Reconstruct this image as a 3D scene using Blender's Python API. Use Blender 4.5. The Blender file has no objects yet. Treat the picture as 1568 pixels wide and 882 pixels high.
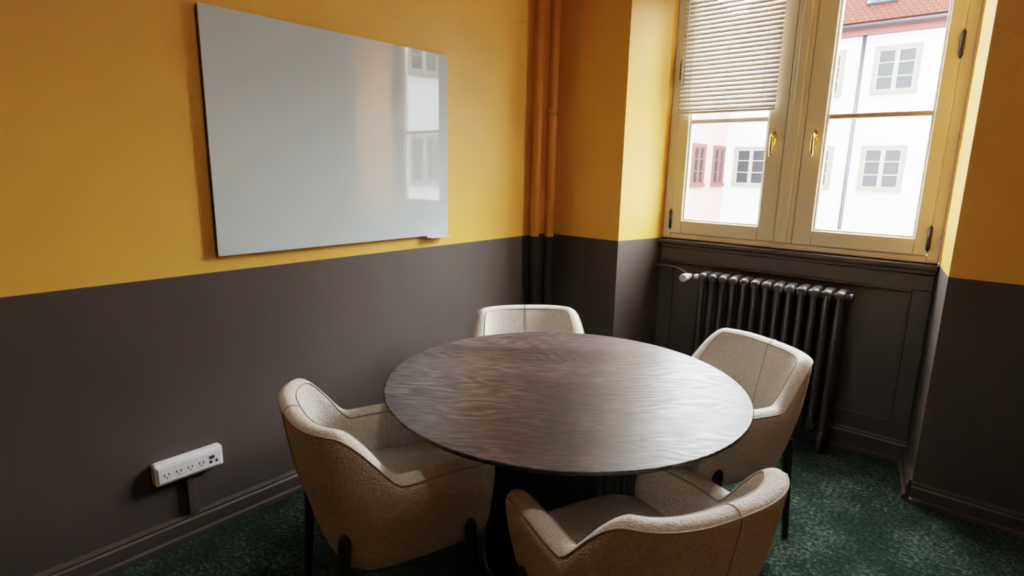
import bpy, bmesh, math, random
from mathutils import Vector, Matrix
random.seed(3)
S = bpy.context.scene
COL = S.collection

# ------------------------------------------------------------------ materials
def new_mat(name):
    m = bpy.data.materials.new(name); m.use_nodes = True
    nt = m.node_tree
    b = nt.nodes['Principled BSDF']
    return m, nt, b

def simple(name, col, rough=0.5, metal=0.0, bump=0.0, bscale=200.0, var=0.0, vscale=5.0, coat=0.0, spec=None):
    m, nt, b = new_mat(name)
    b.inputs['Base Color'].default_value = (*col, 1)
    b.inputs['Roughness'].default_value = rough
    b.inputs['Metallic'].default_value = metal
    if spec is not None: b.inputs['Specular IOR Level'].default_value = spec
    tc = nt.nodes.new('ShaderNodeTexCoord')
    if bump:
        n = nt.nodes.new('ShaderNodeTexNoise'); n.inputs['Scale'].default_value = bscale
        n.inputs['Detail'].default_value = 3
        bp = nt.nodes.new('ShaderNodeBump'); bp.inputs['Strength'].default_value = bump
        bp.inputs['Distance'].default_value = 0.004
        nt.links.new(tc.outputs['Object'], n.inputs['Vector'])
        nt.links.new(n.outputs['Fac'], bp.inputs['Height'])
        nt.links.new(bp.outputs['Normal'], b.inputs['Normal'])
    if var:
        n = nt.nodes.new('ShaderNodeTexNoise'); n.inputs['Scale'].default_value = vscale
        n.inputs['Detail'].default_value = 4
        r = nt.nodes.new('ShaderNodeValToRGB')
        r.color_ramp.elements[0].position = 0.3; r.color_ramp.elements[1].position = 0.7
        r.color_ramp.elements[0].color = (*[c*(1-var) for c in col], 1)
        r.color_ramp.elements[1].color = (*[min(1, c*(1+var)) for c in col], 1)
        nt.links.new(tc.outputs['Object'], n.inputs['Vector'])
        nt.links.new(n.outputs['Fac'], r.inputs['Fac'])
        nt.links.new(r.outputs['Color'], b.inputs['Base Color'])
    return m

PAINT_Z = 1.074
YEL = (0.84, 0.45, 0.082)
DRK = (0.078, 0.065, 0.058)
def wall_mat(name='two_tone_paint', bump=0.25, YEL=YEL, DRK=DRK, rough=.48):
    m, nt, b = new_mat(name)
    g = nt.nodes.new('ShaderNodeNewGeometry')
    sx = nt.nodes.new('ShaderNodeSeparateXYZ')
    gt = nt.nodes.new('ShaderNodeMath'); gt.operation = 'GREATER_THAN'; gt.inputs[1].default_value = PAINT_Z
    nt.links.new(g.outputs['Position'], sx.inputs[0]); nt.links.new(sx.outputs['Z'], gt.inputs[0])
    mx = nt.nodes.new('ShaderNodeMix'); mx.data_type = 'RGBA'
    nz = nt.nodes.new('ShaderNodeTexNoise'); nz.inputs['Scale'].default_value = 3; nz.inputs['Detail'].default_value = 5
    nt.links.new(g.outputs['Position'], nz.inputs['Vector'])
    def rmp(c, v):
        r = nt.nodes.new('ShaderNodeValToRGB')
        r.color_ramp.elements[0].position = .3; r.color_ramp.elements[1].position = .7
        r.color_ramp.elements[0].color = (*[x*(1-v) for x in c], 1)
        r.color_ramp.elements[1].color = (*[x*(1+v) for x in c], 1)
        nt.links.new(nz.outputs['Fac'], r.inputs['Fac']); return r
    a, c = rmp(DRK, .06), rmp(YEL, .03)
    nt.links.new(gt.outputs[0], mx.inputs['Factor'])
    nt.links.new(a.outputs[0], mx.inputs['A']); nt.links.new(c.outputs[0], mx.inputs['B'])
    nt.links.new(mx.outputs['Result'], b.inputs['Base Color'])
    b.inputs['Roughness'].default_value = rough
    n2 = nt.nodes.new('ShaderNodeTexNoise'); n2.inputs['Scale'].default_value = 160; n2.inputs['Detail'].default_value = 2
    nt.links.new(g.outputs['Position'], n2.inputs['Vector'])
    bp = nt.nodes.new('ShaderNodeBump'); bp.inputs['Strength'].default_value = bump; bp.inputs['Distance'].default_value = .002
    nt.links.new(n2.outputs['Fac'], bp.inputs['Height']); nt.links.new(bp.outputs[0], b.inputs['Normal'])
    return m

M_wall = wall_mat()
M_pipe = wall_mat('shaded_two_tone_paint', .1, (.50, .23, .035), (.045, .038, .035), .55)  # wall paint darkened: the corner's shade is put into the pipe colour
M_dark = simple('dark_trim_paint', DRK, 0.42, bump=.1, bscale=80)
M_ceil = simple('ceiling_paint', (.45, .44, .42), .8, bump=.1)
M_frame = simple('cream_window_paint', (.74, .67, .52), .4, bump=.1, bscale=60, var=.03)
M_bar = simple('glazing_bar_paint', (.40, .36, .28), .4)
M_brass = simple('brass', (.80, .60, .22), .22, 1.0)
M_iron = simple('hinge_iron', (.05, .04, .035), .4, .6)
M_rad = simple('radiator_enamel', (.050, .045, .045), .33, bump=.15, bscale=60)
M_valve = simple('valve_white', (.6, .6, .58), .35)
M_black = simple('black_stained_wood', (.018, .016, .016), .35, bump=.1, bscale=90)
M_white = simple('outlet_plastic', (.80, .80, .82), .35)
M_slot = simple('socket_dark', (.03, .03, .03), .6)
def mixglossy(name, col, fac, ior=None, rough=0.0, base='diffuse'):
    m = bpy.data.materials.new(name); m.use_nodes = True
    nt = m.node_tree; nt.nodes.clear()
    o = nt.nodes.new('ShaderNodeOutputMaterial')
    d = nt.nodes.new('ShaderNodeBsdfDiffuse' if base == 'diffuse' else 'ShaderNodeBsdfTransparent'); d.inputs[0].default_value = (*col, 1)
    g = nt.nodes.new('ShaderNodeBsdfGlossy'); g.inputs['Roughness'].default_value = rough
    mx = nt.nodes.new('ShaderNodeMixShader'); mx.inputs[0].default_value = fac
    if ior:
        f = nt.nodes.new('ShaderNodeFresnel'); f.inputs['IOR'].default_value = ior
        nt.links.new(f.outputs[0], mx.inputs[0])
    nt.links.new(d.outputs[0], mx.inputs[1]); nt.links.new(g.outputs[0], mx.inputs[2])
    nt.links.new(mx.outputs[0], o.inputs[0])
    return m
M_board = mixglossy('white_glass', (.66, .76, .77), .1, ior=1.85)
M_glass = mixglossy('window_glass', (.98, .985, .98), .035, base='t')
M_bedge = simple('board_dark_edge', (.035, .022, .015), .4)
M_cord = simple('blind_cord', (.5, .46, .38), .8)
M_seam = simple('seam_thread', (.45, .39, .31), .9)
M_slat = simple('blind_slat', (.60, .57, .50), .45)

# fabric
def fabric():
    m, nt, b = new_mat('boucle_fabric')
    tc = nt.nodes.new('ShaderNodeTexCoord')
    v = nt.nodes.new('ShaderNodeTexVoronoi'); v.inputs['Scale'].default_value = 230
    n = nt.nodes.new('ShaderNodeTexNoise'); n.inputs['Scale'].default_value = 120; n.inputs['Detail'].default_value = 4
    nt.links.new(tc.outputs['Object'], v.inputs['Vector']); nt.links.new(tc.outputs['Object'], n.inputs['Vector'])
    r = nt.nodes.new('ShaderNodeValToRGB')
    r.color_ramp.elements[0].position = .25; r.color_ramp.elements[1].position = .75
    r.color_ramp.elements[0].color = (.62, .575, .51, 1); r.color_ramp.elements[1].color = (.87, .83, .765, 1)
    nt.links.new(n.outputs['Fac'], r.inputs['Fac']); nt.links.new(r.outputs[0], b.inputs['Base Color'])
    b.inputs['Roughness'].default_value = .92
    b.inputs['Sheen Weight'].default_value = .25
    b.inputs['Specular IOR Level'].default_value = .2
    ad = nt.nodes.new('ShaderNodeMath'); ad.operation = 'ADD'
    nt.links.new(v.outputs['Distance'], ad.inputs[0]); nt.links.new(n.outputs['Fac'], ad.inputs[1])
    bp = nt.nodes.new('ShaderNodeBump'); bp.inputs['Strength'].default_value = .7; bp.inputs['Distance'].default_value = .003
    nt.links.new(ad.outputs[0], bp.inputs['Height']); nt.links.new(bp.outputs[0], b.inputs['Normal'])
    return m
M_fab = fabric()

def carpet():
    m, nt, b = new_mat('green_carpet')
    tc = nt.nodes.new('ShaderNodeTexCoord')
    n = nt.nodes.new('ShaderNodeTexNoise'); n.inputs['Scale'].default_value = 60; n.inputs['Detail'].default_value = 6; n.inputs['Roughness'].default_value = .75
    n2 = nt.nodes.new('ShaderNodeTexNoise'); n2.inputs['Scale'].default_value = 5; n2.inputs['Detail'].default_value = 3
    for k in (n, n2): nt.links.new(tc.outputs['Object'], k.inputs['Vector'])
    ad = nt.nodes.new('ShaderNodeMath'); ad.operation = 'MULTIPLY_ADD'; ad.inputs[1].default_value = .35
    nt.links.new(n2.outputs['Fac'], ad.inputs[0]); nt.links.new(n.outputs['Fac'], ad.inputs[2])
    r = nt.nodes.new('ShaderNodeValToRGB')
    e = r.color_ramp.elements
    e[0].position = .55; e[0].color = (.007, .015, .011, 1)
    e[1].position = .84; e[1].color = (.125, .172, .140, 1)
    k = e.new(.70); k.color = (.021, .041, .031, 1)
    nt.links.new(ad.outputs[0], r.inputs['Fac']); nt.links.new(r.outputs[0], b.inputs['Base Color'])
    b.inputs['Roughness'].default_value = .95; b.inputs['Specular IOR Level'].default_value = .1
    b.inputs['Sheen Weight'].default_value = .05
    bp = nt.nodes.new('ShaderNodeBump'); bp.inputs['Strength'].default_value = .9; bp.inputs['Distance'].default_value = .015
    nt.links.new(n.outputs['Fac'], bp.inputs['Height']); nt.links.new(bp.outputs[0], b.inputs['Normal'])
    return m
M_carpet = carpet()

def table_wood():
    m, nt, b = new_mat('dark_oak_veneer')
    N, Lk = nt.nodes.new, nt.links.new
    tc = N('ShaderNodeTexCoord')
    mp = N('ShaderNodeMapping'); mp.inputs['Rotation'].default_value = (0, 0, math.radians(-36))
    Lk(tc.outputs['Object'], mp.inputs['Vector'])
    sp = N('ShaderNodeSeparateXYZ'); Lk(mp.outputs[0], sp.inputs[0])
    mu = N('ShaderNodeMath'); mu.operation = 'MULTIPLY'; mu.inputs[1].default_value = 5.3
    Lk(sp.outputs['Y'], mu.inputs[0])
    fl = N('ShaderNodeMath'); fl.operation = 'FLOOR'; Lk(mu.outputs[0], fl.inputs[0])
    wn = N('ShaderNodeTexWhiteNoise'); wn.noise_dimensions = '1D'; Lk(fl.outputs[0], wn.inputs['W'])
    cb = N('ShaderNodeCombineXYZ')
    ofs = N('ShaderNodeMath'); ofs.operation = 'MULTIPLY_ADD'; ofs.inputs[1].default_value = 9
    Lk(wn.outputs['Value'], ofs.inputs[0]); Lk(sp.outputs['X'], ofs.inputs[2])
    Lk(ofs.outputs[0], cb.inputs['X']); Lk(sp.outputs['Y'], cb.inputs['Y'])
    m2 = N('ShaderNodeMapping'); m2.inputs['Scale'].default_value = (1.9, 6.0, 1); Lk(cb.outputs[0], m2.inputs['Vector'])
    wv = N('ShaderNodeTexNoise'); wv.inputs['Scale'].default_value = 1.0; wv.inputs['Detail'].default_value = 3; wv.inputs['Roughness'].default_value = .4
    Lk(m2.outputs[0], wv.inputs['Vector'])
    mm = N('ShaderNodeMath'); mm.operation = 'MULTIPLY'; mm.inputs[1].default_value = 82; Lk(wv.outputs['Fac'], mm.inputs[0])
    sn = N('ShaderNodeMath'); sn.operation = 'SINE'; Lk(mm.outputs[0], sn.inputs[0])
    mk = N('ShaderNodeTexNoise'); mk.inputs['Scale'].default_value = 3.2; mk.inputs['Detail'].default_value = 2; Lk(cb.outputs[0], mk.inputs['Vector'])
    mkr = N('ShaderNodeMapRange'); mkr.inputs['From Min'].default_value = .37; mkr.inputs['From Max'].default_value = .62; Lk(mk.outputs['Fac'], mkr.inputs['Value'])
    snm = N('ShaderNodeMath'); snm.operation = 'MULTIPLY'; Lk(sn.outputs[0], snm.inputs[0]); Lk(mkr.outputs[0], snm.inputs[1])
    m3 = N('ShaderNodeMapping'); m3.inputs['Scale'].default_value = (10, 60, 1); Lk(cb.outputs[0], m3.inputs['Vector'])
    g = N('ShaderNodeTexNoise'); g.inputs['Scale'].default_value = 1.5; g.inputs['Detail'].default_value = 4; g.inputs['Distortion'].default_value = .5
    Lk(m3.outputs[0], g.inputs['Vector'])
    gs = N('ShaderNodeMath'); gs.operation = 'MULTIPLY_ADD'; gs.inputs[1].default_value = .6; gs.inputs[2].default_value = .20; Lk(g.outputs['Fac'], gs.inputs[0])
    cmb = N('ShaderNodeMath'); cmb.operation = 'MULTIPLY_ADD'; cmb.inputs[1].default_value = .12
    Lk(snm.outputs[0], cmb.inputs[0]); Lk(gs.outputs[0], cmb.inputs[2])
    r = N('ShaderNodeValToRGB'); e = r.color_ramp.elements
    e[0].position = .34; e[0].color = (.018, .013, .0125, 1)
    e[1].position = .70; e[1].color = (.125, .093, .085, 1)
    k = e.new(.50); k.color = (.036, .026, .025, 1)
    Lk(cmb.outputs[0], r.inputs['Fac'])
    mx = N('ShaderNodeMix'); mx.data_type = 'RGBA'; mx.blend_type = 'MULTIPLY'; mx.inputs['Factor'].default_value = 1
    rr = N('ShaderNodeMapRange'); rr.inputs['To Min'].default_value = .65; rr.inputs['To Max'].default_value = 1.5
    Lk(wn.outputs['Value'], rr.inputs['Value'])
    Lk(r.outputs[0], mx.inputs['A']); Lk(rr.outputs[0], mx.inputs['B'])
    Lk(mx.outputs['Result'], b.inputs['Base Color'])
    r2 = N('ShaderNodeMapRange'); r2.inputs['From Min'].default_value = .35; r2.inputs['From Max'].default_value = .65
    r2.inputs['To Min'].default_value = .48; r2.inputs['To Max'].default_value = .31
    Lk(cmb.outputs[0], r2.inputs['Value']); Lk(r2.outputs[0], b.inputs['Roughness'])
    bp = N('ShaderNodeBump'); bp.inputs['Strength'].default_value = .75; bp.inputs['Distance'].default_value = .004
    Lk(cmb.outputs[0], bp.inputs['Height']); Lk(bp.outputs[0], b.inputs['Normal'])
    return m
M_table = table_wood()

# exterior mats
M_plaster = simple('white_plaster', (.34, .35, .37), .9, var=.04, vscale=1.5)
M_pink = simple('pink_plaster', (.30, .17, .155), .9, var=.05, vscale=1.5)
M_stone = simple('window_stone_surround', (.085, .075, .056), .9)
M_redtrim = simple('red_trim', (.065, .008, .006), .8)
M_wf = simple('outer_window_frame', (.11, .103, .083), .6)
M_exglass = simple('outer_window_glass', (.006, .0075, .0085), .4, spec=.2)
M_zinc = simple('zinc_downpipe', (.012, .014, .018), .5, .3)
M_ground = simple('courtyard_ground', (.3, .3, .29), .9, var=.1)
def tiles():
    m, nt, b = new_mat('roof_tiles')
    tc = nt.nodes.new('ShaderNodeTexCoord')
    br = nt.nodes.new('ShaderNodeTexBrick'); br.inputs['Scale'].default_value = 1
    br.inputs['Color1'].default_value = (.056, .010, .006, 1); br.inputs['Color2'].default_value = (.038, .008, .005, 1)
    br.inputs['Mortar'].default_value = (.015, .004, .003, 1)
    br.inputs['Brick Width'].default_value = .2; br.inputs['Row Height'].default_value = .2; br.inputs['Mortar Size'].default_value = .02
    nt.links.new(tc.outputs['Object'], br.inputs['Vector']); nt.links.new(br.outputs['Color'], b.inputs['Base Color'])
    b.inputs['Roughness'].default_value = .95; b.inputs['Specular IOR Level'].default_value = .05
    return m
M_tile = tiles()

# ------------------------------------------------------------------ mesh builder
class MB:
    def __init__(s): s.v = []; s.f = []; s.m = []; s.sm = []
    def add(s, vs, fs, mat=0, smooth=False):
        o = len(s.v); s.v += [tuple(x) for x in vs]
        for f in fs: s.f.append([i+o for i in f]); s.m.append(mat); s.sm.append(smooth)
    def box(s, x0, x1, y0, y1, z0, z1, mat=0):
        v = [(x0,y0,z0),(x1,y0,z0),(x1,y1,z0),(x0,y1,z0),(x0,y0,z1),(x1,y0,z1),(x1,y1,z1),(x0,y1,z1)]
        s.add(v, [(0,3,2,1),(4,5,6,7),(0,1,5,4),(1,2,6,5),(2,3,7,6),(3,0,4,7)], mat)
    def prism(s, poly, z0, z1, mat=0):   # ccw polygon
        n = len(poly)
        v = [(x,y,z0) for x,y in poly]+[(x,y,z1) for x,y in poly]
        f = [list(range(n))[::-1], list(range(n,2*n))]
        f += [(i,(i+1)%n,(i+1)%n+n,i+n) for i in range(n)]
        s.add(v, f, mat)
    def cyl(s, p0, p1, r0, r1=None, n=20, mat=0, cap=True, sy=1.0):
        r1 = r0 if r1 is None else r1
        p0, p1 = Vector(p0), Vector(p1); d = (p1-p0).normalized()
        a = Vector((1,0,0)) if abs(d.x) < .9 else Vector((0,1,0))
        u = (a - d*a.dot(d)).normalized(); w = d.cross(u)
        vs = []
        for p, r in ((p0,r0),(p1,r1)):
            for i in range(n):
                t = 2*math.pi*i/n; vs.append(p + u*math.cos(t)*r + w*math.sin(t)*r*sy)
        s.add(vs, [(i,(i+1)%n,(i+1)%n+n,i+n) for i in range(n)], mat, True)
        if cap: 
            o = len(s.v)-2*n
            s.f.append([o+i for i in range(n)][::-1]); s.m.append(mat); s.sm.append(False)
            s.f.append([o+n+i for i in range(n)]); s.m.append(mat); s.sm.append(False)
    def rings(s, rings, mat=0, smooth=True, cap0=True, cap1=True):
        n = len(rings[0]); o = len(s.v)
        for r in rings: s.v += [tuple(p) for p in r]
        for k in range(len(rings)-1):
            for i in range(n):
                s.f.append([o+k*n+i, o+k*n+(i+1)%n, o+(k+1)*n+(i+1)%n, o+(k+1)*n+i]); s.m.append(mat); s.sm.append(smooth)
        if cap0: s.f.append([o+i for i in range(n)][::-1]); s.m.append(mat); s.sm.append(smooth)
        if cap1:
            q = o+(len(rings)-1)*n
            s.f.append([q+i for i in range(n)]); s.m.append(mat); s.sm.append(smooth)
    def lathe(s, prof, cx=0, cy=0, n=96, mat=0, smooth=True):
        s.rings([[(cx+r*math.cos(2*math.pi*i/n), cy+r*math.sin(2*math.pi*i/n), z) for i in range(n)] for r, z in prof], mat, smooth)
    def tube(s, pts, r, n=8, mat=0):
        P = [Vector(p) for p in pts]; rs = []
        up = None
        for i, p in enumerate(P):
            d = (P[min(i+1,len(P)-1)] - P[max(i-1,0)]).normalized()
            if up is None:
                a = Vector((0,0,1)) if abs(d.z) < .9 else Vector((1,0,0)); up = a
            u = (up - d*up.dot(d)).normalized(); w = d.cross(u); up = u
            rs.append([p + u*math.cos(2*math.pi*k/n)*r + w*math.sin(2*math.pi*k/n)*r for k in range(n)])
        s.rings(rs, mat)
    def mesh(s, name, mats):
        me = bpy.data.meshes.new(name); me.from_pydata(s.v, [], s.f)
        for m in mats: me.materials.append(m)
        for p, mi, sm in zip(me.polygons, s.m, s.sm): p.material_index = mi; p.use_smooth = sm
        bm = bmesh.new(); bm.from_mesh(me); bmesh.ops.recalc_face_normals(bm, faces=bm.faces); bm.to_mesh(me); bm.free()
        return me
    def obj(s, name, mats, parent=None, bevel=0, sub=0, seg=2):
        return mkobj(name, s.mesh(name, mats), parent, bevel, sub, seg)

def mkobj(name, me, parent=None, bevel=0, sub=0, seg=2):
    ob = bpy.data.objects.new(name, me); COL.objects.link(ob)
    if parent: ob.parent = parent
    if bevel:
        b = ob.modifiers.new('b', 'BEVEL'); b.width = bevel; b.segments = seg; b.limit_method = 'ANGLE'; b.angle_limit = math.radians(40)
    if sub:
        q = ob.modifiers.new('s', 'SUBSURF'); q.levels = sub; q.render_levels = sub
    return ob
def empty(name, loc=(0,0,0), rz=0):
    e = bpy.data.objects.new(name, None); COL.objects.link(e); e.location = loc; e.rotation_euler = (0,0,rz)
    e.empty_display_size = .1
    return e
def sstep(t): t = max(0, min(1, t)); return t*t*(3-2*t)

# ------------------------------------------------------------------ room shell
YB = 3.10; YN = 3.50; YO = 3.59; H = 3.2; XR = 3.45; YF = -1.7
m = MB(); m.box(-.15, XR+.15, YF-.15, YO, -.15, 0); m.obj('floor', [M_carpet])
m = MB(); m.box(-.15, XR+.15, YF-.15, YO, H, H+.15); m.obj('ceiling', [M_ceil])
m = MB(); m.box(-.15, 0, YF-.15, YB, 0, H); m.obj('wall_left', [M_wall])
m = MB(); m.box(XR, XR+.15, YF-.15, YB, 0, H); m.obj('wall_right', [M_wall])
m = MB(); m.box(0, XR, YF-.15, YF, 0, H); m.obj('wall_front', [M_wall])
NXL0, NXL1, NXR1, NXR0 = .560, .655, 2.130, 2.195
WT = 2.80
m = MB()
m.prism([(-.15,YB),(NXL0,YB),(NXL1,YN),(NXL1,YO),(-.15,YO)], 0, H)
m.prism([(NXR0,YB),(XR+.15,YB),(XR+.15,YO),(NXR1,YO),(NXR1,YN)], 0, H)
m.box(NXL1, NXR1, YN, YO, 0, 1.045)
m.prism([(NXL0,YB),(NXR0,YB),(NXR1,YN),(NXR1,YO),(NXL1,YO),(NXL1,YN)], WT, H)
m.obj('wall_back', [M_wall])

def skirting(mb, p0, p1, nrm, h=.105, th=.018):
    p0, p1, n = Vector((*p0,0)), Vector((*p1,0)), Vector((*nrm,0)).normalized()
    prof = [(0,0),(th+.012,0),(th+.012,.022),(th,.028),(th,h-.028),(th-.006,h-.020),(th-.004,h-.012),(th-.010,h),(0,h)]
    rs = []
    for p in (p0, p1):
        rs.append([p + n*a + Vector((0,0,z)) for a, z in prof])
    mb.rings(rs, smooth=False)
m = MB(); skirting(m, (0,YF), (0,YB-.0), (1,0)); m.obj('baseboard_left', [M_dark])
m = MB(); skirting(m, (0,YB), (NXL0,YB), (0,-1)); skirting(m, (NXR0,YB), (XR,YB), (0,-1))
skirting(m, (NXL0,YB), (NXL1,YN), (1,-.24)); skirting(m, (NXR0,YB), (NXR1,YN), (-1,-.16)); skirting(m, (NXL1,YN), (NXR1,YN), (0,-1), h=.13)
m.obj('baseboard_back', [M_dark])
m = MB(); skirting(m, (XR,YF), (XR,YB), (-1,0)); m.obj('baseboard_right', [M_dark])

# niche wainscot panel mouldings + sill
m = MB()
def pframe(x0, x1, z0, z1, w, y, d):
    m.box(x0, x1, y-d, y, z1-w, z1); m.box(x0, x1, y-d, y, z0, z0+w)
    m.box(x0, x0+w, y-d, y, z0+w, z1-w); m.box(x1-w, x1, y-d, y, z0+w, z1-w)
pframe(NXL1+.005, NXR1-.005, .13, 1.02, .085, YN, .012)
pframe(NXL1+.088, NXR1-.088, .213, .937, .015, YN, .017)
m.obj('trim_1', [M_dark], bevel=.004)
m = MB(); m.box(NXL1-.008, NXR1+.004, YN-.045, YN+.02, 1.045, 1.072); m.box(NXL1, NXR1, YN-.025, YN, 1.02, 1.045)
m.box(NXL1, NXR1, YN+.02, YO+.05, 1.045, 1.075)
m.obj('window_sill', [M_dark], bevel=.006)

# ------------------------------------------------------------------ window
W = empty('window_1')
FY0, FY1 = YN-.005, YN+.065
m = MB()
x0, x1, z0, z1 = NXL1+.003, NXR1-.003, 1.076, WT
m.box(x0, x0+.055, FY0, FY1, z0, z1); m.box(x1-.05, x1, FY0, FY1, z0, z1)
m.box(x0+.055, x1-.05, FY0, FY1, z0, z0+.035); m.box(x0+.055, x1-.05, FY0, FY1, z1-.06, z1)
m.obj('frame', [M_frame], W, bevel=.006)
m = MB(); m.box(1.350, 1.445, FY0-.012, FY1, z0+.035, z1-.06); m.box(1.375, 1.42, FY0-.024, FY0-.012, z0+.04, z1-.06)
m.obj('mullion', [M_frame], W, bevel=.006)
def sash(name, a, b, ga, gb):
    m = MB(); sz0, sz1 = z0+.037, z1-.062
    gz0, gz1 = 1.195, sz1-.09
    y0, y1 = FY0-.012, FY0+.05
    m.box(a, ga, y0, y1, sz0, sz1); m.box(gb, b, y0, y1, sz0, sz1)
    m.box(ga, gb, y0, y1, sz0, gz0); m.box(ga, gb, y0, y1, gz1, sz1)
    for (p,q,r,s_) in ((ga,ga+.012,gz0,gz1),(gb-.012,gb,gz0,gz1),(ga+.012,gb-.012,gz0,gz0+.012),(ga+.012,gb-.012,gz1-.012,gz1)):
        m.box(p,q,y0+.014,y1-.008,r,s_)
    m.obj(name, [M_frame], W, bevel=.005)
    m = MB(); m.box(ga+.012, gb-.012, y0+.012, y1-.012, 1.788, 1.812)
    m.obj(name+'_glazing_bar', [M_bar], W, bevel=.003)
    m = MB(); m.box(ga+.008, gb-.008, y0+.030, y0+.034, gz0+.006, gz1-.006)
    m.obj(name+'_glass', [M_glass], W)
sash('sash_left', x0+.057, 1.348, .785, 1.255)
sash('sash_right', 1.447, x1-.052, 1.545, 2.015)
def handle(name, x):
    m = MB(); y = FY0-.012
    m.rings([[(x+.013*math.cos(t*math.pi/8), yy, 1.69+.042*math.sin(t*math.pi/8)) for t in range(16)] for yy in (y-.007, y)], smooth=False)
    m.cyl((x, y, 1.70), (x, y-.045, 1.70), .008)
    m.tube([(x,y-.042,1.712),(x,y-.048,1.69),(x,y-.050,1.66),(x,y-.045,1.62),(x,y-.04,1.595)], .009, 10)
    m.obj(name, [M_brass], W, bevel=0)
handle('handle_left', 1.295); handle('handle_right', 1.505)
m = MB()
for xx in (x0+.055, x1-.05):
    for zz in (1.20, 2.10, 2.6):
        m.cyl((xx, FY0-.018, zz-.05), (xx, FY0-.018, zz+.05), .009, n=12)
        m.cyl((xx, FY0-.018, zz+.05), (xx, FY0-.018, zz+.065), .009, .002, n=12)
        m.cyl((xx, FY0-.018, zz-.065), (xx, FY0-.018, zz-.05), .002, .009, n=12)
m.obj('hinges', [M_iron], W)

# blind
B = empty('venetian_blind')
m = MB(); bx0, bx1 = .722, 1.290; by = YN-.045; zb, zt = 1.842, 2.72
n = int((zt-zb)/.025)
for i in range(n):
    z = zb+.03+i*.025; t = math.radians(56); hw = .0165; cv = .0035
    rs = []
    for xx in (bx0, bx1):
        pts = []
        for k in range(7):
            a = (k/6-.5)*2*hw; c = cv*(1-(k/3-1)**2)
            pts.append((xx, by+a*math.cos(t)-c*math.sin(t), z+a*math.sin(t)+c*math.cos(t)))
        for k in range(6,-1,-1):
            a = (k/6-.5)*2*hw; c = cv*(1-(k/3-1)**2)-.0006
            pts.append((xx, by+a*math.cos(t)-c*math.sin(t), z+a*math.sin(t)+c*math.cos(t)))
        rs.append(pts)
    m.rings(rs, smooth=False)
m.obj('slats', [M_slat], B)
m = MB(); m.box(bx0, bx1, by-.012, by+.012, zb, zb+.014); m.box(bx0, bx1, by-.02, by+.02, zt, zt+.03)
m.obj('rails', [M_slat], B, bevel=.003)
m = MB()
for xx in (bx0+.07, (bx0+bx1)/2, bx1-.07):
    for dy in (-.0145, .0145): m.cyl((xx, by+dy, zb+.01), (xx, by+dy, zt), .0010, n=6)
m.cyl((bx0+.03, by-.022, 2.0), (bx0+.03, by-.022, zt), .003, n=8)
m.obj('cords', [M_cord], B)

# ------------------------------------------------------------------ corner pipes
for px, py in ((.056, 2.905), (.124, 2.972)):
    m = MB(); m.cyl((px,py,0.001), (px,py,H-.001), .030, n=28)
    if px > .1: m.cyl((px,py,1.83), (px,py,1.865), .036, n=28)
    m.lathe([(.042,0.001),(.042,.01),(.031,.02)], px, py, 28)
    m.obj('heating_pipe', [M_pipe])

# ------------------------------------------------------------------ radiator
R = empty('radiator')
rx0, rx1, nsec = .985, 1.785, 13
pitch = (rx1-rx0)/nsec; ry0, ry1 = 3.315, 3.455
m = MB()
for i in range(nsec):
    cx = rx0+pitch*(i+.5); hw = .017
    for zc, s_ in ((.875, 1), (.135, -1)):
        rs = []
        for xx, sc in ((cx-hw-.006, .70), (cx-hw, .93), (cx-.006, 1.0), (cx+.006, 1.0), (cx+hw, .93), (cx+hw+.006, .70)):
            pts = []
            for k in range(24):
                t = 2*math.pi*k/24
                c, sn = math.cos(t), math.sin(t)
                yy = (ry0+ry1)/2 + math.copysign(abs(c)**.6, c)*.070*(.9+.1*sc)
                zz = zc + math.copysign(abs(sn)**.8, sn)*.034*sc
                pts.append((xx, yy, zz))
            rs.append(pts)
        m.rings(rs)
    for yy in (ry0+.016, (ry0+ry1)/2, ry1-.016):
        m.cyl((cx, yy, .14), (cx, yy, .87), .0195, n=14, cap=False)
for zc in (.868, .142):
    m.cyl((rx0-.005, 3.385, zc), (rx1+.005, 3.385, zc), .021, n=18)
m.cyl((rx1, 3.385, .868), (rx1+.022, 3.385, .868), .026, n=6)
for cx in (rx0+pitch*.5, rx1-pitch*.5):
    for yy in (ry0+.016, ry1-.016):
        m.cyl((cx, yy, .0), (cx, yy, .14), .021, .016, n=12)
m.obj('sections', [M_rad], R)
m = MB()
m.tube([(.652, 3.42, .905), (.80, 3.42, .900), (.85, 3.40, .893), (.90, 3.385, .87), (.985, 3.385, .868)], .010, 12)
m.tube([(rx0, 3.385, .142), (.93, 3.385, .142), (.90, 3.385, .12), (.90, 3.385, .0)], .010, 12)
m.obj('supply_pipe', [M_rad], R)
m = MB()
m.cyl((.945,3.385,.868), (.97,3.385,.868), .018, n=18)
m.cyl((.915,3.385,.868), (.915,3.33,.868), .016, .018, n=20)
m.cyl((.915,3.33,.868), (.915,3.275,.868), .025, .023, n=24)
m.obj('valve', [M_valve], R, bevel=.003)

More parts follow.
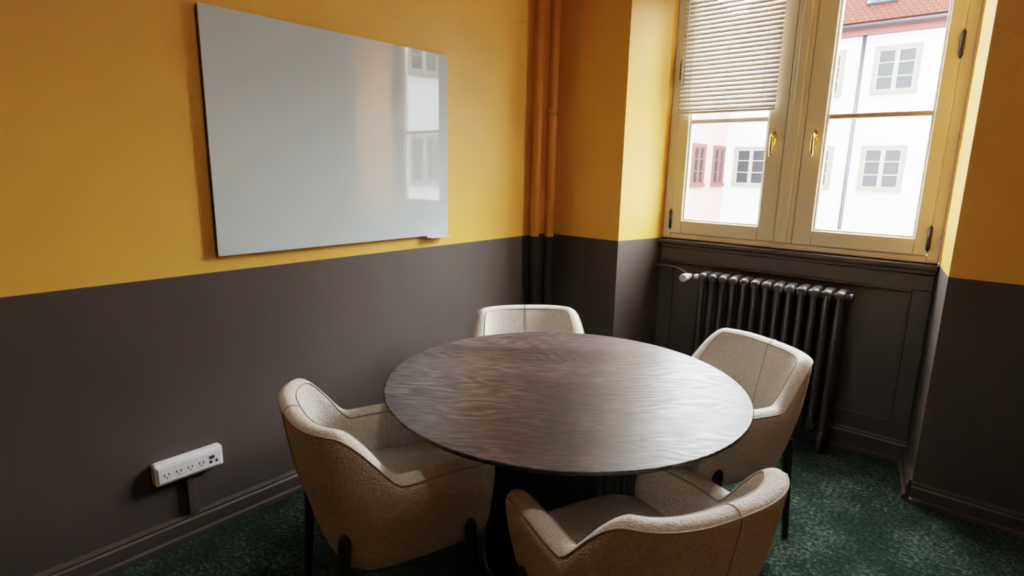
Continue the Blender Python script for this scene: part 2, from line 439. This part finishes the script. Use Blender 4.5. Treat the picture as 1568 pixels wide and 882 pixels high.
# ------------------------------------------------------------------ whiteboard
WBd = empty('glass_whiteboard')
m = MB(); m.box(.026, .032, .947, 2.167, 1.140, 2.060); m.obj('glass_panel', [M_board], WBd)
m = MB(); m.box(.008, .0255, .949, 2.165, 1.142, 2.058); m.obj('backing_frame', [M_bedge], WBd)
m = MB()
for yy in (1.1, 2.0):
    for zz in (1.25, 1.95): m.cyl((0,yy,zz), (.009,yy,zz), .015, n=12)
m.obj('mount', [M_bedge], WBd)
m = MB(); m.box(.030, .065, 2.02, 2.165, 1.128, 1.131); m.box(.062, .065, 2.02, 2.165, 1.131, 1.137); m.box(0.0, .030, 2.02, 2.165, 1.128, 1.1395)
m.obj('pen_tray', [M_board], WBd, bevel=.001)

# ------------------------------------------------------------------ outlet
O = empty('wall_power_outlet')
m = MB(); m.box(0, .045, .640, .893, .280, .368); m.obj('housing', [M_white], O, bevel=.010, seg=3)
m = MB(); m.box(.044, .050, .650, .883, .292, .356); m.obj('faceplate', [M_white], O, bevel=.003)
m = MB()
for k, yy in enumerate((.680, .722, .764, .806)):
    m.box(.0495, .0512, yy-.009, yy-.006, .319, .329); m.box(.0495, .0512, yy+.006, yy+.009, .319, .329)
    m.cyl((.0495, yy, .312), (.0512, yy, .312), .0025, n=10)
m.box(.0495, .0512, .836, .856, .326, .340); m.box(.0495, .0512, .836, .846, .308, .320); m.box(.0495,.0512,.858,.868,.308,.320)
m.obj('sockets', [M_slot], O)
m = MB(); m.box(0, .022, .755, .790, .105, .281); m.obj('conduit', [M_dark], O, bevel=.003)

# ------------------------------------------------------------------ table
TC = (1.205, 1.641)
T = empty('round_table', (*TC, 0))
TZ = .742; TR = .645
m = MB(); m.lathe([(.45,TZ-.038),(.56,TZ-.036),(TR-.012,TZ-.018),(TR-.003,TZ-.010),(TR,TZ-.005),(TR-.002,TZ-.001),(TR-.006,TZ)], n=160)
top = m.obj('tabletop', [M_table], T)
for p in top.data.polygons:
    if len(p.vertices) > 4: p.use_smooth = False
m = MB(); m.lathe([(.285,0),(.285,.03),(.27,.035),(.27,.68),(.34,.69),(.34,.7045)], n=72, smooth=False)
for i in range(36):
    a = 2*math.pi*i/36
    m.cyl((.27*math.cos(a), .27*math.sin(a), .035), (.27*math.cos(a), .27*math.sin(a), .68), .012, n=8, cap=False)
m.obj('pedestal', [M_black], T)

# ------------------------------------------------------------------ chairs
def outline():
    pts = []
    fx, fy, ax, ay, cy, e = .282, .21, .298, .262, -.03, 2.7
    for i in range(8): t = i/8; pts.append((-(fx+(ax-fx)*sstep(t)), fy+(cy-fy)*t))
    N = 44
    for i in range(N+1):
        a = math.pi + math.pi*i/N; c, s_ = math.cos(a), math.sin(a)
        pts.append((math.copysign(abs(c)**(2/e), c)*ax, cy + math.copysign(abs(s_)**(2/e), s_)*ay))
    for i in range(1, 9): t = i/8; pts.append(((ax+(fx-ax)*sstep(t)), cy+(fy-cy)*t))
    L = [0]
    for i in range(1, len(pts)): L.append(L[-1]+math.dist(pts[i], pts[i-1]))
    out = []; n = 68
    for k in range(n+1):
        d = L[-1]*k/n; i = max(j for j in range(len(L)) if L[j] <= d+1e-9); i = min(i, len(pts)-2)
        t = (d-L[i])/(L[i+1]-L[i]); out.append((pts[i][0]+(pts[i+1][0]-pts[i][0])*t, pts[i][1]+(pts[i+1][1]-pts[i][1])*t))
    return out
OUT = outline()
ZB = .305
def topw(y): return sstep((-.070-y)/.145)
def hgt(y): return .625 + .168*topw(y) - .012*sstep((y-.05)/.15)
def place(P, Nn, d, z):
    x, y = P.x+Nn.x*d, P.y+Nn.y*d
    y -= .16*max(0, z-.5)*topw(P.y)
    return Vector((x, y, z))
def tap(z): return .062*(1-sstep((z-.24)/.36)) 
def section(P, Nn):
    h = hgt(P.y); w = .060+.012*(1-topw(P.y))
    r = w/2; sec = []
    for d, z in ((.115, ZB-.004), (.085, ZB), (.068, ZB+.010), (.056, ZB+.030)): sec.append((d, z))
    n = 7
    for i in range(1, n+1):
        z = (ZB+.030)+(h-r-ZB-.030)*i/n; sec.append((tap(z), z))
    b = tap(h-r)
    for k in range(1, 6):
        a = math.pi*k/6; sec.append((b+r-math.cos(a)*r, h-r+math.sin(a)*r))
    zi = .40
    for i in range(0, 6):
        z = (h-r)+(zi-(h-r))*i/5; sec.append((b+w+.012*(i/5), z))
    sec.append((.115, zi-.03))
    return [place(P, Nn, d, z) for d, z in sec], sec
def frames():
    fr = []
    n = len(OUT)
    for i, p in enumerate(OUT):
        a, b = OUT[max(0,i-1)], OUT[min(n-1,i+1)]
        t = Vector((b[0]-a[0], b[1]-a[1])).normalized()
        fr.append((Vector((p[0],p[1])), Vector((-t.y, t.x))))
    return fr
FR = frames()
def shell_mesh():
    m = MB(); secs = [section(P, N_)[0] for P, N_ in FR]
    def capr(sec, sgn=1):
        c = sum(sec, Vector())/len(sec); o = []
        for sc, dy in ((.97,.014), (.86,.028), (.66,.038), (.35,.043)):
            o.append([Vector((c.x+(p.x-c.x)*sc, p.y+dy, c.z+(p.z-c.z)*(1-(1-sc)*.45))) for p in sec])
        return o
    a = capr(secs[0])[::-1]; b = capr(secs[-1])
    m.rings(a+secs+b)
    return m.mesh('shell', [M_fab])
def se(cx, cy, ax, ay, e, z, n=48):
    o = []
    for k in range(n):
        t = 2*math.pi*k/n; c, s_ = math.cos(t), math.sin(t)
        o.append((cx+math.copysign(abs(c)**(2/e), c)*ax, cy+math.copysign(abs(s_)**(2/e), s_)*ay, z))
    return o
def seat_mesh():
    m = MB()
    R_ = []
    for sc, z in ((.80,.296),(.92,.300),(.97,.310),(.99,.328),(1.0,.36),(.995,.385),(.975,.392)):
        R_.append(se(0, .035, .235*sc, .26*sc+.0, 4.0, z))
    m.rings(R_)
    R_ = []
    for sc, z in ((.97,.388),(.995,.396),(1.01,.415),(1.01,.435),(.99,.453),(.95,.464),(.85,.470),(.6,.475),(.25,.478)):
        R_.append(se(0, .038, .232*sc, .26*sc, 3.8, z))
    m.rings(R_)
    return m.mesh('seat', [M_fab])
def seam_mesh():
    m = MB()
    mid = len(FR)//2
    P, N_ = FR[mid]; sec, raw = section(P, N_)
    pts = [place(P, N_, d, z) for d, z in raw[2:-1]]
    m.tube(pts, .0022, 6)
    for idx, in ((11,), (15,)):
        m.tube([section(P, N_)[0][idx] for P, N_ in FR], .0026, 6)
    return m.mesh('seams', [M_seam])
def leg_mesh(sx, sy):
    m = MB(); rs = []
    if sy < 0: tx, ty, bx, by_ = .205*sx, -.222, .228*sx, -.250
    else:      tx, ty, bx, by_ = .245*sx, .165, .262*sx, .190
    for t, r in ((0,.011),(.02,.013),(.7,.018),(.93,.0205),(.965,.018),(.985,.012),(1,.004)):
        z = .0+.455*t if sy < 0 else .40*t
        rs.append([(bx+(tx-bx)*t + r*1.0*math.cos(2*math.pi*k/16), by_+(ty-by_)*t + r*math.sin(2*math.pi*k/16), z) for k in range(16)])
    m.rings(rs); return m.mesh('leg', [M_black])
SHELL, SEAT, SEAM = shell_mesh(), seat_mesh(), seam_mesh()
LEGS = [leg_mesh(-1,-1), leg_mesh(1,-1), leg_mesh(-1,1), leg_mesh(1,1)]
def chair(x, y, fx, fy):
    e = empty('armchair', (x, y, 0), math.atan2(fy, fx)-math.pi/2)
    mkobj('shell', SHELL, e, sub=1); mkobj('seat', SEAT, e, sub=1); mkobj('seams', SEAM, e)
    for i, l in enumerate(LEGS): mkobj('leg_%d' % (i+1), l, e)
chair(.898, 1.096, .30, .95)
chair(1.700, 1.288, -.93, .37)
chair(1.518, 2.290, -.46, -.89)
chair(.708, 2.095, .74, -.67)

# ------------------------------------------------------------------ exterior
def ext_window(m, plane, a, z, w, h, mt, face):
    def bx(a0, a1, d0, d1, z0, z1, mat):
        if face == 'y': m.box(a0, a1, plane-d1, plane-d0, z0, z1, mat)
        elif face == 'x': m.box(plane+d0, plane+d1, a0, a1, z0, z1, mat)
        else: m.box(plane-d1, plane-d0, a0, a1, z0, z1, mat)
    s = .12; d = .06
    bx(a-w/2-s, a+w/2+s, 0, d, z+h/2, z+h/2+s, mt); bx(a-w/2-s, a+w/2+s, 0, d+.06, z-h/2-s, z-h/2, mt)
    bx(a-w/2-s, a-w/2, 0, d, z-h/2, z+h/2, mt); bx(a+w/2, a+w/2+s, 0, d, z-h/2, z+h/2, mt)
    bx(a-w/2, a+w/2, 0, .01, z-h/2, z+h/2, 3)
    f = .05
    bx(a-w/2, a-w/2+f, .01, .04, z-h/2, z+h/2, 2); bx(a+w/2-f, a+w/2, .01, .04, z-h/2, z+h/2, 2); bx(a-.07, a+.07, .01, .045, z-h/2, z+h/2, 2)
    for zz in (z-h/2, z+h/2-f): bx(a-w/2+f, a+w/2-f, .01, .04, zz, zz+f, 2)
    for q in (.34, .68): bx(a-w/2+f, a+w/2-f, .012, .035, z-h/2+h*q-.02, z-h/2+h*q+.02, 2)
E = empty('building_opposite')
m = MB(); m.box(-6.7, 12, 24, 32, -7, 6.2, 0)
for zc in (-4.85, -1.56, 1.73, 5.02):
    for i in range(8): ext_window(m, 24, -1.18+2.235*(i-2), zc, 1.12, 1.34, 1, 'y')
m.obj('facade', [M_plaster, M_stone, M_wf, M_exglass], E)
m = MB(); m.box(-6.7, 12, 23.8, 24.0, 6.2, 6.38); m.box(-6.7, 12, 23.65, 24.0, 6.38, 6.5); m.obj('cornice', [M_redtrim], E)
m = MB(); m.cyl((-2.21, 23.9, -7), (-2.21, 23.9, 6.2), .06, n=12); m.cyl((-6.7,23.6,6.48),(12,23.6,6.48), .09, n=12); m.obj('downpipe', [M_zinc], E)
L = math.hypot(6, 5.2)
m = MB(); m.box(-9.4, 9.4, 0, L, 0, .1); rf = m.obj('roof', [M_tile], E); rf.location = (2.65, 23.55, 6.5); rf.rotation_euler = (math.atan2(5.2, 6), 0, 0)
m = MB(); m.box(-.45, .45, 1.0, 2.0, .1, .2, 0); m.box(-.37, .37, 1.08, 1.92, .2, .22, 1)
sk = m.obj('skylight', [M_zinc, M_exglass], E); sk.location = (-1.9, 23.55, 6.5); sk.rotation_euler = rf.rotation_euler
E2 = empty('building_wing')
m = MB(); m.box(-14, -6.7, 9, 32, -7, 6.2, 0)
for zc in (-4.85, -1.56, 1.73, 5.02):
    for i in range(6): ext_window(m, -6.7, 23.25-1.95*i, zc, .95, 1.35, 1, 'x')
m.obj('facade', [M_pink, M_redtrim, M_redtrim, M_exglass], E2)
m = MB(); m.box(-14, -6.4, 8.8, 23.6, 6.2, 6.5); m.obj('cornice', [M_redtrim], E2)
m = MB(); m.add([(-6.4,8.8,6.5),(-6.4,32,6.5),(-11,32,10.5),(-11,8.8,10.5)], [(0,1,2,3)]); m.obj('roof', [M_tile], E2)
E3 = empty('building_side')
m = MB(); m.box(12, 18, 6, 32, -7, 6.2, 0)
for zc in (-4.85, -1.56, 1.73, 5.02):
    for i in range(7): ext_window(m, 12, 7.6+2.4*i, zc, 1.12, 1.34, 1, '-x')
m.obj('facade', [M_plaster, M_stone, M_wf, M_exglass], E3)
m = MB(); m.box(11.7, 18, 6, 23.6, 6.2, 6.5); m.obj('cornice', [M_redtrim], E3)
m = MB(); m.box(-40, 40, 4, 60, -7.2, -7); m.obj('courtyard_ground', [M_ground])

# ------------------------------------------------------------------ light
w = bpy.data.worlds.new('overcast_sky'); S.world = w; w.use_nodes = True
bg = w.node_tree.nodes['Background']
bg.inputs[0].default_value = (.94, .97, 1.0, 1); bg.inputs[1].default_value = 31
sun = bpy.data.lights.new('sun', 'SUN'); sun.energy = 11.0; sun.angle = math.radians(60); sun.color = (1, .98, .95)
so = bpy.data.objects.new('sun', sun); COL.objects.link(so)
so.rotation_euler = Vector((-.40, -.8, -.45)).to_track_quat('-Z', 'Y').to_euler()
m = MB(); m.lathe([(.22,3.2),(.22,3.15),(.20,3.14)], 1.7, .9, 48); m.obj('fill_disc', [simple('fill_disc_body', (.7,.7,.7), .5)])  # unseen disc added overhead as a body for the fill light
al = bpy.data.lights.new('added_fill', 'AREA'); al.shape = 'DISK'; al.size = .4; al.energy = 5; al.color = (1, .95, .88)  # added fill to brighten the interior, no known lamp there
ao = bpy.data.objects.new('added_fill', al); COL.objects.link(ao); ao.location = (1.7, .9, 3.13)

# ------------------------------------------------------------------ camera
cam = bpy.data.cameras.new('camera'); co = bpy.data.objects.new('camera', cam); COL.objects.link(co)
cam.sensor_width = 36; cam.lens = 36*879/1568; cam.clip_start = .02; cam.clip_end = 300
yaw, th, roll = math.radians(40.3), math.radians(11.8), .02
f = Vector((-math.sin(yaw)*math.cos(th), math.cos(yaw)*math.cos(th), -math.sin(th)))
r0 = Vector((math.cos(yaw), math.sin(yaw), 0)); u0 = r0.cross(f)
cx_ = (r0*math.cos(roll)+u0*math.sin(roll)); cy_ = (u0*math.cos(roll)-r0*math.sin(roll))
Mx = Matrix((cx_, cy_, -f)).transposed().to_4x4(); Mx.translation = Vector((2.34, 0, 1.5))
co.matrix_world = Mx
S.camera = co
S.view_settings.view_transform = 'Filmic'
S.view_settings.look = 'Medium High Contrast'
S.view_settings.exposure = 0.88
